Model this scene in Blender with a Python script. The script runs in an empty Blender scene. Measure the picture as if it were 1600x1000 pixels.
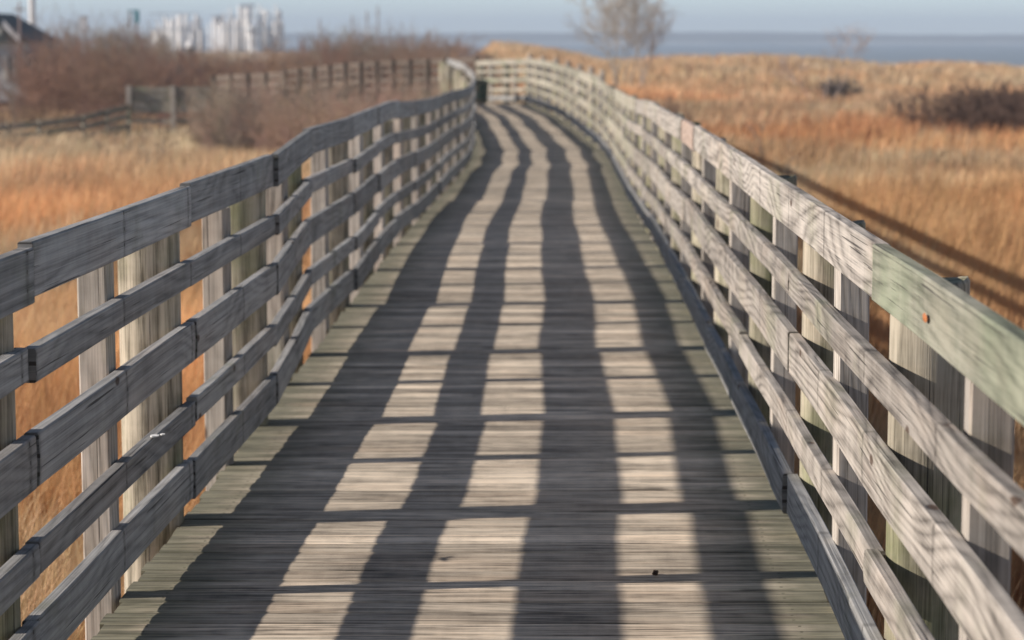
import bpy, math, random
import numpy as np
from mathutils import Vector

random.seed(7)
RNG = np.random.default_rng(11)
SC = bpy.context.scene

# ------------------------------------------------------------------ camera
FPX, HC, YH = 3900.0, 1.71, 60.0          # focal length (px of 1600), eye height above deck, horizon row
PITCH = math.atan((500.0 - YH) / FPX)
cd = bpy.data.cameras.new('camera')
cam = bpy.data.objects.new('camera', cd)
SC.collection.objects.link(cam)
cam.location = (0, 0, HC)
cam.rotation_euler = (math.pi / 2 - PITCH, 0, 0)
cd.sensor_width = 36.0
cd.lens = FPX / 1600.0 * 36.0
cd.clip_start = 0.1
cd.clip_end = 20000
cd.dof.use_dof = True
cd.dof.focus_distance = 7.1
cd.dof.aperture_fstop = 4.4
SC.camera = cam

# ------------------------------------------------------------------ light
SUN = Vector((-2.15, -0.30, 1.0)).normalized()      # towards the sun
elev = math.asin(SUN.z)
w = bpy.data.worlds.new('World'); SC.world = w; w.use_nodes = True
nt = w.node_tree; nt.nodes.clear()
sky = nt.nodes.new('ShaderNodeTexSky'); sky.sky_type = 'NISHITA'; sky.sun_disc = False
sky.sun_elevation = elev
sky.sun_rotation = math.atan2(SUN.x, SUN.y)
sky.altitude = 0; sky.air_density = 1.0; sky.dust_density = 0.0; sky.ozone_density = 8.0
bg = nt.nodes.new('ShaderNodeBackground'); bg.inputs['Strength'].default_value = 0.128
wo = nt.nodes.new('ShaderNodeOutputWorld')
# unseen upper sky desaturated and dimmed so its fill leaves shadows darker, less blue
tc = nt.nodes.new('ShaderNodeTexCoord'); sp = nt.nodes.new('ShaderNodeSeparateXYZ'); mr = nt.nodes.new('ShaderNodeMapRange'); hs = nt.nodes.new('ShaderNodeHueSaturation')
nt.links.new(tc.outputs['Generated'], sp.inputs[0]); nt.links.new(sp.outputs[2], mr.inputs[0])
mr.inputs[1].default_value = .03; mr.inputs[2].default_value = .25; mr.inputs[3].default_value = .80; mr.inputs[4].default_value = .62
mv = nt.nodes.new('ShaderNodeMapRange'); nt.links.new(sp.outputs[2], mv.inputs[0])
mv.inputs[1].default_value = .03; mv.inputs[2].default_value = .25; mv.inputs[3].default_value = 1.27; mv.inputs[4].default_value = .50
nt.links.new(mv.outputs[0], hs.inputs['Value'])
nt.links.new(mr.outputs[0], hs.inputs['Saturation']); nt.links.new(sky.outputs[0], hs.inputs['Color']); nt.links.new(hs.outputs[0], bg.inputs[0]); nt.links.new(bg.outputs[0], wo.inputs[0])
sl = bpy.data.lights.new('sun', 'SUN'); sl.energy = 4.9; sl.angle = math.radians(0.6); sl.color = (1.0, 0.90, 0.80)
so = bpy.data.objects.new('sun', sl); SC.collection.objects.link(so)
so.rotation_euler = SUN.to_track_quat('Z', 'Y').to_euler(); so.location = (-40, -10, 30)
SC.view_settings.view_transform = 'Standard'; SC.view_settings.look = 'None'
SC.view_settings.exposure = 0.3; SC.view_settings.gamma = 1.0
SC.render.engine = 'CYCLES'
try:
    SC.cycles.volume_bounces = 0; SC.cycles.max_bounces = 6; SC.cycles.use_denoising = True
    SC.cycles.diffuse_bounces = 3
except Exception: pass

# ------------------------------------------------------------------ helpers
def tag(o, label=None, cat=None, group=None, kind=None):
    if label: o['label'] = label
    if cat: o['category'] = cat
    if group: o['group'] = group
    if kind: o['kind'] = kind
    return o

def empty(name, loc, label=None, cat=None, group=None):
    o = bpy.data.objects.new(name, None); SC.collection.objects.link(o)
    o.location = loc; o.empty_display_size = 0.3
    return tag(o, label, cat, group)

def px(x, Y):            # world X of an image column at depth Y
    return (x - 800.0) / FPX * Y
def pz(y, Y):            # world Z of an image row at depth Y
    return HC - (y - YH) / FPX * Y

class MB:
    """collects polygons with uv (metres) and a per-face random"""
    def __init__(s): s.v = []; s.f = []; s.uv = []; s.r = []
    def quad(s, pts, uvs, rnd=0.0):
        n = len(s.v); s.v += [tuple(p) for p in pts]; s.f.append(tuple(range(n, n + len(pts)))); s.uv += list(uvs); s.r.append(rnd)
    def box(s, c, dims, rnd=0.0, rz=0.0, grain='x'):
        cx, cy, cz = c; dx, dy, dz = [d / 2 for d in dims]
        co, si = math.cos(rz), math.sin(rz)
        def P(a, b, d): return (cx + a * dx * co - b * dy * si, cy + a * dx * si + b * dy * co, cz + d * dz)
        faces = [((-1,-1,-1),(1,-1,-1),(1,-1,1),(-1,-1,1)), ((1,-1,-1),(1,1,-1),(1,1,1),(1,-1,1)),
                 ((1,1,-1),(-1,1,-1),(-1,1,1),(1,1,1)), ((-1,1,-1),(-1,-1,-1),(-1,-1,1),(-1,1,1)),
                 ((-1,-1,1),(1,-1,1),(1,1,1),(-1,1,1)), ((-1,1,-1),(1,1,-1),(1,-1,-1),(-1,-1,-1))]
        D = dims
        for k, fc in enumerate(faces):
            pts = [P(*q) for q in fc]
            uvs = []
            for q in fc:
                l = [q[i] * D[i] / 2 for i in range(3)]
                if k in (0, 2): a, b = l[0], l[2]
                elif k in (1, 3): a, b = l[1], l[2]
                else: a, b = l[0], l[1]
                if grain == 'z': a, b = (b, a) if k < 4 else (a, b)
                uvs.append((a + k * 1.3, b + k * 0.37))
            s.quad(pts, uvs, rnd)
    def sweep(s, path, nrm, prof, rnd=0.0, caps=True, u0=0.0):
        """path: list of points (Vector); nrm: list of lateral unit vectors; prof: list of (lateral, up)"""
        m = len(prof); rings = []; L = [0.0]
        for a, b in zip(path[:-1], path[1:]): L.append(L[-1] + (b - a).length)
        per = [0.0]
        for i in range(m): per.append(per[-1] + math.dist(prof[i], prof[(i + 1) % m]))
        for p, nv in zip(path, nrm):
            rings.append([Vector((p.x + nv.x * a, p.y + nv.y * a, p.z + h)) for a, h in prof])
        for i in range(len(path) - 1):
            for j in range(m):
                k = (j + 1) % m
                s.quad([rings[i][j], rings[i+1][j], rings[i+1][k], rings[i][k]],
                       [(u0 + L[i], per[j]), (u0 + L[i+1], per[j]), (u0 + L[i+1], per[j+1]), (u0 + L[i], per[j+1])], rnd)
        if caps:
            s.quad(rings[0], [(a * .3, h) for a, h in prof], rnd)
            s.quad(rings[-1][::-1], [(a * .3, h) for a, h in prof][::-1], rnd)
    def build(s, name, mat, parent=None, merge=True, smooth=False):
        me = bpy.data.meshes.new(name)
        me.from_pydata(s.v, [], s.f)
        uv = me.uv_layers.new(name='UVMap')
        uv.data.foreach_set('uv', np.array(s.uv, dtype=np.float32).ravel())
        at = me.attributes.new('rnd', 'FLOAT', 'FACE')
        at.data.foreach_set('value', np.array(s.r, dtype=np.float32))
        if merge:
            import bmesh
            bm = bmesh.new(); bm.from_mesh(me)
            bmesh.ops.remove_doubles(bm, verts=bm.verts, dist=1e-5)
            bmesh.ops.recalc_face_normals(bm, faces=bm.faces)
            bm.to_mesh(me); bm.free()
        if smooth:
            me.polygons.foreach_set('use_smooth', [True] * len(me.polygons))
        me.materials.append(mat)
        o = bpy.data.objects.new(name, me); SC.collection.objects.link(o)
        if parent:
            o.parent = parent
            o.location = -Vector(parent.location)      # meshes are written in world coordinates
        return o

def np_mesh(name, V, F, mat, col=None, parent=None, smooth=False):
    """V (n,3), F (m,k) arrays; col (n,3) vertex colours"""
    me = bpy.data.meshes.new(name)
    V = np.asarray(V, dtype=np.float32); F = np.asarray(F, dtype=np.int32)
    k = F.shape[1]
    me.vertices.add(len(V)); me.vertices.foreach_set('co', V.ravel())
    me.loops.add(F.size); me.loops.foreach_set('vertex_index', F.ravel())
    me.polygons.add(len(F)); me.polygons.foreach_set('loop_start', np.arange(0, F.size, k, dtype=np.int32))
    me.polygons.foreach_set('loop_total', np.full(len(F), k, dtype=np.int32))
    if col is not None:
        ca = me.color_attributes.new('col', 'FLOAT_COLOR', 'POINT')
        c4 = np.ones((len(V), 4), dtype=np.float32); c4[:, :3] = col
        ca.data.foreach_set('color', c4.ravel())
    if smooth: me.polygons.foreach_set('use_smooth', np.ones(len(F), dtype=bool))
    me.update(); me.validate()
    me.materials.append(mat)
    o = bpy.data.objects.new(name, me); SC.collection.objects.link(o)
    if parent:
        o.parent = parent; o.location = -Vector(parent.location)
    return o

# ------------------------------------------------------------------ materials
class NB:
    def __init__(s, name):
        s.m = bpy.data.materials.new(name); s.m.use_nodes = True
        s.t = s.m.node_tree; s.t.nodes.clear()
        s.out = s.n('ShaderNodeOutputMaterial'); s.b = s.n('ShaderNodeBsdfPrincipled')
        s.l(s.b.outputs[0], s.out.inputs[0])
    def n(s, t, **k):
        nd = s.t.nodes.new(t)
        for a, b in k.items(): setattr(nd, a, b)
        return nd
    def l(s, a, b): s.t.links.new(a, b)
    def put(s, sock, v):
        if hasattr(v, 'is_output') or isinstance(v, bpy.types.NodeSocket): s.l(v, sock)
        else: sock.default_value = v
    def math(s, op, a, b=None, c=None, clamp=False):
        m = s.n('ShaderNodeMath', operation=op); m.use_clamp = clamp
        s.put(m.inputs[0], a)
        if b is not None: s.put(m.inputs[1], b)
        if c is not None: s.put(m.inputs[2], c)
        return m.outputs[0]
    def vmul(s, v, xyz):
        m = s.n('ShaderNodeVectorMath', operation='MULTIPLY'); s.l(v, m.inputs[0]); m.inputs[1].default_value = xyz; return m.outputs[0]
    def noise(s, v, detail=3, rough=.55, scale=1.0, dist=0.0):
        n = s.n('ShaderNodeTexNoise'); s.l(v, n.inputs['Vector']); n.inputs['Scale'].default_value = scale
        n.inputs['Detail'].default_value = detail; n.inputs['Roughness'].default_value = rough; n.inputs['Distortion'].default_value = dist
        return n.outputs['Fac']
    def mix(s, f, a, b, blend='MIX'):
        m = s.n('ShaderNodeMix', data_type='RGBA', blend_type=blend)
        s.put(m.inputs[0], f)
        s.put(m.inputs[6], a if not isinstance(a, tuple) else (*a, 1)); s.put(m.inputs[7], b if not isinstance(b, tuple) else (*b, 1))
        return m.outputs[2]
    def maprange(s, v, a, b, c=0.0, d=1.0):
        m = s.n('ShaderNodeMapRange'); s.put(m.inputs[0], v)
        for i, q in enumerate((a, b, c, d)): m.inputs[1 + i].default_value = q
        return m.outputs[0]

def wood(name, light, dark, green=(.16, .19, .09), gmin=.62, gmax=.80, ring=.5, ringf=55.0, knots=True,
         edge_green=None, bump=.5, fibre_u=5.0, fibre_v=170.0, stain=.5, contrast=1.0, gstr=.7, tintvar=.25, nails=False):
    B = NB(name)
    uv = B.n('ShaderNodeUVMap').outputs[0]
    oi = B.n('ShaderNodeObjectInfo').outputs['Random']
    at = B.n('ShaderNodeAttribute', attribute_name='rnd').outputs['Fac']
    r = B.math('ADD', oi, at)
    sep = B.n('ShaderNodeSeparateXYZ'); B.l(uv, sep.inputs[0])
    u, v = sep.outputs[0], sep.outputs[1]
    cmb = B.n('ShaderNodeCombineXYZ')
    B.l(B.math('ADD', u, B.math('MULTIPLY', r, 57.3)), cmb.inputs[0])
    B.l(B.math('ADD', v, B.math('MULTIPLY', r, 31.7)), cmb.inputs[1])
    B.l(B.math('MULTIPLY', r, 13.1), cmb.inputs[2])
    V = cmb.outputs[0]
    d1 = B.noise(B.vmul(V, (.75, 4.2, 1)), detail=1.0, rough=.35)
    d2 = B.noise(B.vmul(V, (4, 30, 1)), detail=2, rough=.5)
    # growth rings cut lengthwise: contour lines of a stretched field
    fld = B.math('ADD', B.math('MULTIPLY', d1, ringf * .34), B.math('ADD', B.math('MULTIPLY', v, ringf * .75), B.math('MULTIPLY', d2, .7)))
    rings = B.math('PINGPONG', fld, 1.0)
    rings = B.math('POWER', rings, 1.6)
    fib = B.noise(B.vmul(V, (fibre_u, fibre_v, 1)), detail=3, rough=.65)
    fib2 = B.noise(B.vmul(V, (fibre_u * .35, fibre_v * .22, 1)), detail=4, rough=.6)
    st = B.noise(B.vmul(V, (2.6, 4.0, 1)), detail=5, rough=.62)
    drip = B.noise(B.vmul(V, (16, 1.5, 1)), detail=3, rough=.6)
    val = B.math('ADD', B.math('MULTIPLY', B.math('SUBTRACT', rings, .4), -ring * .55),
          B.math('ADD', B.math('MULTIPLY', B.math('SUBTRACT', fib, .5), 1.5 * contrast),
          B.math('ADD', B.math('MULTIPLY', B.math('SUBTRACT', fib2, .5), 1.3 * contrast),
          B.math('ADD', B.math('MULTIPLY', B.math('SUBTRACT', st, .5), 1.6 * stain), B.math('MULTIPLY', B.math('SUBTRACT', drip, .5), .5 * stain)))))
    val = B.math('ADD', val, .62, clamp=True)
    col = B.mix(val, dark, light)
    # board to board tone
    wn = B.n('ShaderNodeTexWhiteNoise', noise_dimensions='1D'); B.l(r, wn.inputs['W'])
    tone = B.maprange(wn.outputs['Value'], 0, 1, 1 - tintvar, 1 + tintvar)
    hs = B.n('ShaderNodeHueSaturation'); B.l(tone, hs.inputs['Value']); B.l(col, hs.inputs['Color']); col = hs.outputs[0]
    # warm patches
    wm = B.maprange(B.noise(B.vmul(V, (1.1, 3, 1)), detail=3), .5, .72, 0, .35)
    col = B.mix(wm, col, B.mix(1.0, col, (1.12, .93, .80), 'MULTIPLY'))
    # nail rust and water marks where the boards are fixed to the posts
    if nails:
        fu = B.math('ABSOLUTE', B.math('SUBTRACT', B.math('FRACT', B.math('ADD', B.math('DIVIDE', u, 1.215), .5)), .5))
        wob = B.math('MULTIPLY', B.math('SUBTRACT', B.noise(B.vmul(V, (6, 20, 1)), detail=2), .5), .03)
        sm = B.maprange(B.math('ADD', fu, wob), .004, .022, .38, 0)
        col = B.mix(sm, col, (.05, .045, .04))
        fv = B.math('ABSOLUTE', B.math('SUBTRACT', B.math('FRACT', B.math('DIVIDE', v, .048)), .5))
        nd = B.math('MULTIPLY', B.math('LESS_THAN', fu, .0045), B.math('LESS_THAN', fv, .115))
        col = B.mix(B.math('MULTIPLY', nd, .8), col, (.03, .02, .015))
    if edge_green:
        a_ = B.math('ABSOLUTE', u)
        q_ = B.math('ABSOLUTE', B.math('SUBTRACT', a_, .955))
        g_ = B.math('MINIMUM', B.math('ABSOLUTE', B.math('SUBTRACT', v, .075)), B.math('ABSOLUTE', B.math('SUBTRACT', v, .148)))
        col = B.mix(B.math('MULTIPLY', B.math('MULTIPLY', B.math('LESS_THAN', q_, .0045), B.math('LESS_THAN', g_, .007)), .85), col, (.03, .022, .018))
    # algae
    gm = B.maprange(B.noise(B.vmul(V, (1.9, 2.6, 1)), detail=5, rough=.65), gmin, gmax, 0, gstr)
    if edge_green:
        au = B.math('ABSOLUTE', u)
        e = B.maprange(B.math('ADD', au, B.math('MULTIPLY', B.math('SUBTRACT', B.noise(B.vmul(V, (3, 9, 1)), detail=3), .5), .45)), edge_green[0], edge_green[1], 0, edge_green[2])
        gm = B.math('MAXIMUM', gm, e)
    col = B.mix(gm, col, B.mix(B.math('MULTIPLY', val, 1.0, clamp=True), tuple(c * .45 for c in green), green))
    # checks (drying cracks)
    ck = B.noise(B.vmul(V, (1.3, 130, 1)), detail=2, rough=.5)
    ckm = B.maprange(ck, .665, .70, 0, .8)
    col = B.mix(ckm, col, (.035, .032, .03))
    hgt = B.math('SUBTRACT', B.math('ADD', B.math('MULTIPLY', fib, .5), B.math('MULTIPLY', rings, -.25 * ring)), B.math('MULTIPLY', ckm, .8))
    if knots:
        vo = B.n('ShaderNodeTexVoronoi'); B.l(B.vmul(V, (2.1, 5.2, 1)), vo.inputs['Vector']); vo.inputs['Scale'].default_value = 1.0
        km = B.maprange(vo.outputs['Distance'], .05, .085, 1, 0)
        col = B.mix(B.math('MULTIPLY', km, .85), col, (.07, .04, .025))
        hgt = B.math('SUBTRACT', hgt, B.math('MULTIPLY', km, .5))
    B.l(col, B.b.inputs['Base Color'])
    B.b.inputs['Roughness'].default_value = .88
    try: B.b.inputs['Specular IOR Level'].default_value = .25
    except Exception: pass
    bp = B.n('ShaderNodeBump'); bp.inputs['Strength'].default_value = bump; bp.inputs['Distance'].default_value = .004
    B.l(hgt, bp.inputs['Height']); B.l(bp.outputs[0], B.b.inputs['Normal'])
    return B.m

def plain(name, c, rough=.7, metal=0.0, var=.12, scale=3.0):
    B = NB(name)
    tc = B.n('ShaderNodeTexCoord').outputs['Object']
    f = B.noise(tc, detail=4, scale=scale)
    lo = tuple(x * (1 - var) for x in c); hi = tuple(min(1, x * (1 + var)) for x in c)
    B.l(B.mix(f, lo, hi), B.b.inputs['Base Color']); B.b.inputs['Roughness'].default_value = rough; B.b.inputs['Metallic'].default_value = metal
    return B.m

M = {}
M['deck'] = wood('deck_wood', (.75, .645, .51), (.12, .105, .085), green=(.20, .20, .135), gmin=.66, gmax=.85, ring=.5, ringf=70,
                 knots=False, edge_green=(.72, 1.02, .85), fibre_u=3.4, fibre_v=110, stain=.9, contrast=1.45, bump=.8, tintvar=.34)
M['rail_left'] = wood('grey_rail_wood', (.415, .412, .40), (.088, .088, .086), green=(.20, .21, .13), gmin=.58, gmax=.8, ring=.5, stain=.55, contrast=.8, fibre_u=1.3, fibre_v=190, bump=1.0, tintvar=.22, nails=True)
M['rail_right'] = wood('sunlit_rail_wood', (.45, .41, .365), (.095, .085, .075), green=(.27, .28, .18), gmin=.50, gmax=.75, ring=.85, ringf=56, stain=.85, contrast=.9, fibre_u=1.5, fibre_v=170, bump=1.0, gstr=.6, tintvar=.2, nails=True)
M['rail_lichen'] = wood('lichened_rail_wood', (.47, .43, .36), (.13, .12, .095), green=(.27, .31, .19), gmin=.46, gmax=.68, ring=.6, stain=1.0, contrast=.7, gstr=.65, tintvar=.3, nails=True)
M['rail_green'] = wood('green_treated_wood', (.37, .36, .29), (.13, .135, .10), green=(.255, .295, .20), gmin=.40, gmax=.62, ring=.8, ringf=44, stain=1.1, contrast=.8, knots=False, gstr=.65)
M['rail_pink'] = wood('pinkish_rail_wood', (.52, .41, .345), (.26, .19, .15), gmin=.7, gmax=.9, ring=.5, contrast=.5)
M['post'] = wood('post_wood', (.57, .52, .46), (.15, .135, .115), green=(.33, .34, .21), gmin=.58, gmax=.82, ring=.7, ringf=70, stain=.75, contrast=.8, fibre_u=1.6, gstr=.6)
M['pile'] = wood('pile_wood', (.47, .42, .33), (.10, .09, .065), green=(.22, .24, .115), gmin=.44, gmax=.66, ring=.8, ringf=34, stain=.9, contrast=1.2, bump=.8, gstr=.8)
M['beam'] = wood('beam_wood', (.22, .20, .17), (.07, .06, .05), ring=.4)
M['far_rail'] = wood('far_rail_wood', (.17, .135, .11), (.07, .055, .045), ring=.3, stain=1.0)

def vcol(name, rough=.9, trans=0.0, nscale=0.0, namp=.3):
    B = NB(name)
    c = B.n('ShaderNodeAttribute', attribute_name='col').outputs['Color']
    if nscale:
        g = B.n('ShaderNodeNewGeometry').outputs['Position']
        f = B.maprange(B.noise(g, detail=5, scale=nscale, rough=.7), .3, .7, 1 - namp, 1 + namp)
        hs = B.n('ShaderNodeHueSaturation'); B.l(f, hs.inputs['Value']); B.l(c, hs.inputs['Color']); c = hs.outputs[0]
    B.l(c, B.b.inputs['Base Color']); B.b.inputs['Roughness'].default_value = rough
    try: B.b.inputs['Specular IOR Level'].default_value = .2
    except Exception: pass
    if trans:
        tr = B.n('ShaderNodeBsdfTranslucent'); B.l(c, tr.inputs[0])
        mx = B.n('ShaderNodeMixShader'); mx.inputs[0].default_value = trans
        B.l(B.b.outputs[0], mx.inputs[1]); B.l(tr.outputs[0], mx.inputs[2]); B.l(mx.outputs[0], B.out.inputs[0])
    return B.m
M['grass'] = vcol('dry_grass', trans=.35)
M['ground'] = vcol('ground', nscale=2.5, namp=.35)
M['twig'] = vcol('bare_twigs')
M['bark'] = plain('bark', (.17, .13, .10), .9, var=.3, scale=8)

# ------------------------------------------------------------------ noise in numpy
_T = RNG.random((256, 256))
def vn(x, y):
    x = np.asarray(x, float); y = np.asarray(y, float)
    xi = np.floor(x).astype(int); yi = np.floor(y).astype(int); fx = x - xi; fy = y - yi
    fx = fx * fx * (3 - 2 * fx); fy = fy * fy * (3 - 2 * fy)
    a = _T[xi & 255, yi & 255]; b = _T[(xi + 1) & 255, yi & 255]; c = _T[xi & 255, (yi + 1) & 255]; d = _T[(xi + 1) & 255, (yi + 1) & 255]
    return (a * (1 - fx) + b * fx) * (1 - fy) + (c * (1 - fx) + d * fx) * fy
def fbm(x, y, o=4):
    s = 0; a = .5
    for i in range(o): s = s + a * vn(x * 2 ** i + 17 * i, y * 2 ** i + 31 * i); a *= .5
    return s / (1 - .5 ** o)

# ------------------------------------------------------------------ layout of the boardwalk
CZ = np.array([-4, 0, 7, 8.5, 10.3, 12.1, 13.8, 16, 18.4, 20.5, 23.6, 28.5, 34.4, 38.4, 41.3, 46, 52, 57, 61])
CX = np.array([-.32, -.25, -.122, -.092, -.055, -.033, 0, .033, .078, .105, .155, .233, .366, .433, .444, .355, .178, -.03, -.266])
HW = 1.043
def cx(Y): return float(np.interp(Y, CZ, CX))
DZY = [-10, 20, 23.6, 29, 38, 46, 57, 66, 70, 74, 78, 82]
DZV = [0, 0, -.05, -.13, -.20, -.17, -.05, 0, -.10, -.27, -.52, -.8]
def dz(Y): return float(np.interp(Y, DZY, DZV))

# joints (X, Y, dz) of the inner faces of the railings
LJ = [(-1.34, 1.3, 0), (-1.275, 3.8, 0), (-1.218, 6.31, 0), (-1.129, 8.81, 0), (-1.053, 11.1, .0), (-1.094, 13.5, .027), (-1.005, 16.0, .018), (-.985, 18.5, .01), (-.955, 21.0, .008)]
Y = 23.4
while Y < 58: LJ.append((cx(Y) - HW + random.uniform(-.028, .028), Y, random.uniform(-.015, .015))); Y += 2.4
LJ += [(-1.36, 60.5, 0), (-1.52, 63.2, 0), (-1.66, 66.0, 0)]
RJ = []
for Y, o in ((1.5, .0), (3.85, -.005), (6.2, -.01), (8.55, .0), (10.9, .0), (13.25, .005), (15.6, .01)): RJ.append((cx(Y) + HW + o, Y, random.uniform(-.006, .006)))
Y = 18.0
while Y < 60.5: RJ.append((cx(Y) + HW + random.uniform(-.012, .012), Y, random.uniform(-.012, .012))); Y += 2.4
RJ += [(.72, 62.0, 0), (.50, 64.6, 0), (.30, 67.0, 0), (-.30, 68.6, 0), (-1.02, 70.0, 0)]

RAILS = [(1.052, 1.195), (.838, .926), (.568, .708), (.342, .431), (.076, .216)]
TH = .038

def along(J, t):
    """point on the joint polyline, t in joints"""
    i = max(0, min(int(math.floor(t)), len(J) - 2)); f = t - i
    a, b = J[i], J[i + 1]
    return Vector((a[0] + (b[0] - a[0]) * f, a[1] + (b[1] - a[1]) * f, a[2] + (b[2] - a[2]) * f + dz(a[1] + (b[1] - a[1]) * f)))
def tangent(J, t):
    i = max(0, min(int(math.floor(t)), len(J) - 2)); a, b = J[i], J[i + 1]
    v = Vector((b[0] - a[0], b[1] - a[1], 0)); v.normalize(); return v

def board(J, side, t0, t1, z0, z1, name, mat, parent, gap=.003, push=0.0, seg=6, tilt=0.0, jz=0.0, notch=0):
    """one rail board from joint parameter t0 to t1, inner face on the joint line; side -1 left, +1 right"""
    mb = MB(); path = []; nr = []
    n = max(2, int(round((t1 - t0) * seg)))
    L = (along(J, min(t1, t0 + 1)) - along(J, t0)).length
    e = gap / max(L, .1)
    sd = random.uniform(0, 100)
    ts = [t0 + e + (t1 - t0 - 2 * e) * i / n for i in range(n + 1)]
    c = .004
    for t in ts:
        p = along(J, t); tg = tangent(J, min(t, t1 - 1e-4))
        if t > t0 + .02 and t < t1 - .02 and abs(t - round(t)) < .02:
            tg = (tangent(J, t - .1) + tangent(J, t + .1)).normalized()
        nv = Vector((tg.y, -tg.x, 0)) * side
        wob = .0035 * math.sin(t * 2.1 + sd) + .002 * math.sin(t * 6.3 + sd * 2)
        p = p + nv * (push + wob); p.z += jz + tilt * (t - t0) + .003 * math.sin(t * 1.3 + sd)
        path.append(p); nr.append(nv)
    cr = random.uniform(-.002, .004)       # a little cupping
    prof = [(c, z0), (TH - c, z0), (TH, z0 + c), (TH, z1 - c), (TH - c, z1), (c, z1), (0, z1 - c), (-cr, (z0 + z1) / 2), (0, z0 + c)]
    mb.sweep(path, nr, prof)
    return mb.build(name, mat, parent)

def square_post(J, side, t, mat, parent, top=1.17, s=.092, rot=0.0, name='square_post', base=-1.6):
    p = along(J, t); tg = tangent(J, t); nv = Vector((tg.y, -tg.x, 0)) * side
    c = p + nv * (TH + .006 + s / 2)
    mb = MB(); a = math.atan2(tg.y, tg.x) - math.pi / 2 + rot
    h = top - base
    # chamfered column, slightly irregular
    prof = [(-.5, -.44), (-.44, -.5), (.44, -.5), (.5, -.44), (.5, .44), (.44, .5), (-.44, .5), (-.5, .44)]
    co, si = math.cos(a), math.sin(a); zs = [base, 0, top * .5, top - .004, top]
    lx, ly = random.uniform(-.006, .006), random.uniform(-.006, .006)
    per = [0]
    for i in range(8): per.append(per[-1] + math.dist(prof[i], prof[(i + 1) % 8]) * s)
    def R(z, k=1.0):
        f = max(z, 0) / top
        return [Vector((c.x + (x * co - y * si) * s * k + lx * f, c.y + (x * si + y * co) * s * k + ly * f, p.z + z)) for x, y in prof]
    Rs = [R(z, 1 if i < 4 else .97) for i, z in enumerate(zs)]
    for i in range(len(zs) - 1):
        for j in range(8):
            k = (j + 1) % 8
            mb.quad([Rs[i][j], Rs[i][k], Rs[i+1][k], Rs[i+1][j]], [(zs[i], per[j]), (zs[i], per[j+1]), (zs[i+1], per[j+1]), (zs[i+1], per[j])])
    mb.quad(Rs[-1], [(q[0] * s, q[1] * s) for q in prof])
    return mb.build(name, mat, parent)

def round_pile(J, side, t, mat, parent, top=1.19, r=.104, name='round_post', base=-1.8, shift=0.0):
    p = along(J, t); tg = tangent(J, t); nv = Vector((tg.y, -tg.x, 0)) * side
    c = p + nv * (TH + .003 + r) + tg * shift
    mb = MB(); N = 20
    zs = [base, -.8, 0, .25, .5, .75, 1.0, top - .012, top]
    sd = random.uniform(0, 9)
    def R(z, k=1.0):
        out = []
        for j in range(N):
            a = 2 * math.pi * j / N
            rr = r * k * (1 + .035 * math.sin(3 * a + sd + z) + .02 * math.sin(7 * a + sd * 3 + z * 2)) * (1 + .05 * (1 - z / 1.2) * .3)
            out.append(Vector((c.x + rr * math.cos(a), c.y + rr * math.sin(a), p.z + z + (.010 * math.sin(a * 2 + sd) if z > top - .02 else 0))))
        return out
    Rs = [R(z, 1 if i < 8 else .94) for i, z in enumerate(zs)]
    for i in range(len(zs) - 1):
        for j in range(N):
            k = (j + 1) % N
            mb.quad([Rs[i][j], Rs[i][k], Rs[i+1][k], Rs[i+1][j]], [(zs[i], j * .034), (zs[i], (j+1) * .034), (zs[i+1], (j+1) * .034), (zs[i+1], j * .034)])
    mb.quad(Rs[-1], [(q.x - c.x, q.y - c.y) for q in Rs[-1]])
    o = mb.build(name, mat, parent, smooth=False)
    me = o.data; sm = [abs(pl.normal.z) < .5 for pl in me.polygons]; me.polygons.foreach_set('use_smooth', sm)
    return o

# ------------------------------------------------------------------ left railing
left = empty('boardwalk_railing', (-1.2, 6.3, 0), 'long weathered railing left of the boardwalk, its inner side in shade', 'railing')
nL = len(LJ)
for r, (z0, z1) in enumerate(RAILS):
    t = 0
    while t < nL - 1:
        span = 1 if t < 9 else 2
        t1 = min(t + span, nL - 1)
        g = {2: .005, 4: .011}.get(t, .002)
        mat = M['rail_left']
        board(LJ, -1, t, t1, z0, z1, 'rail', mat, left, gap=random.uniform(.001, .003),
              push=(-.016 if (t == 4 and r < 2) else random.uniform(-.007, .011)), jz=random.uniform(-.006, .005), tilt=random.uniform(-.005, .005))
        t = t1
for i in range(nL):
    near = LJ[i][1] < 25
    if i > 0: round_pile(LJ, -1, i if i < nL - 1 else i - 1e-3, M['pile'], left, top=random.uniform(1.03, 1.08), r=random.uniform(.098, .108), shift=-.06)
    if i < nL - 1:
        square_post(LJ, -1, i + .5, M['post'], left, top=random.uniform(1.02, 1.085), rot=random.uniform(-.25, -.08))

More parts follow.
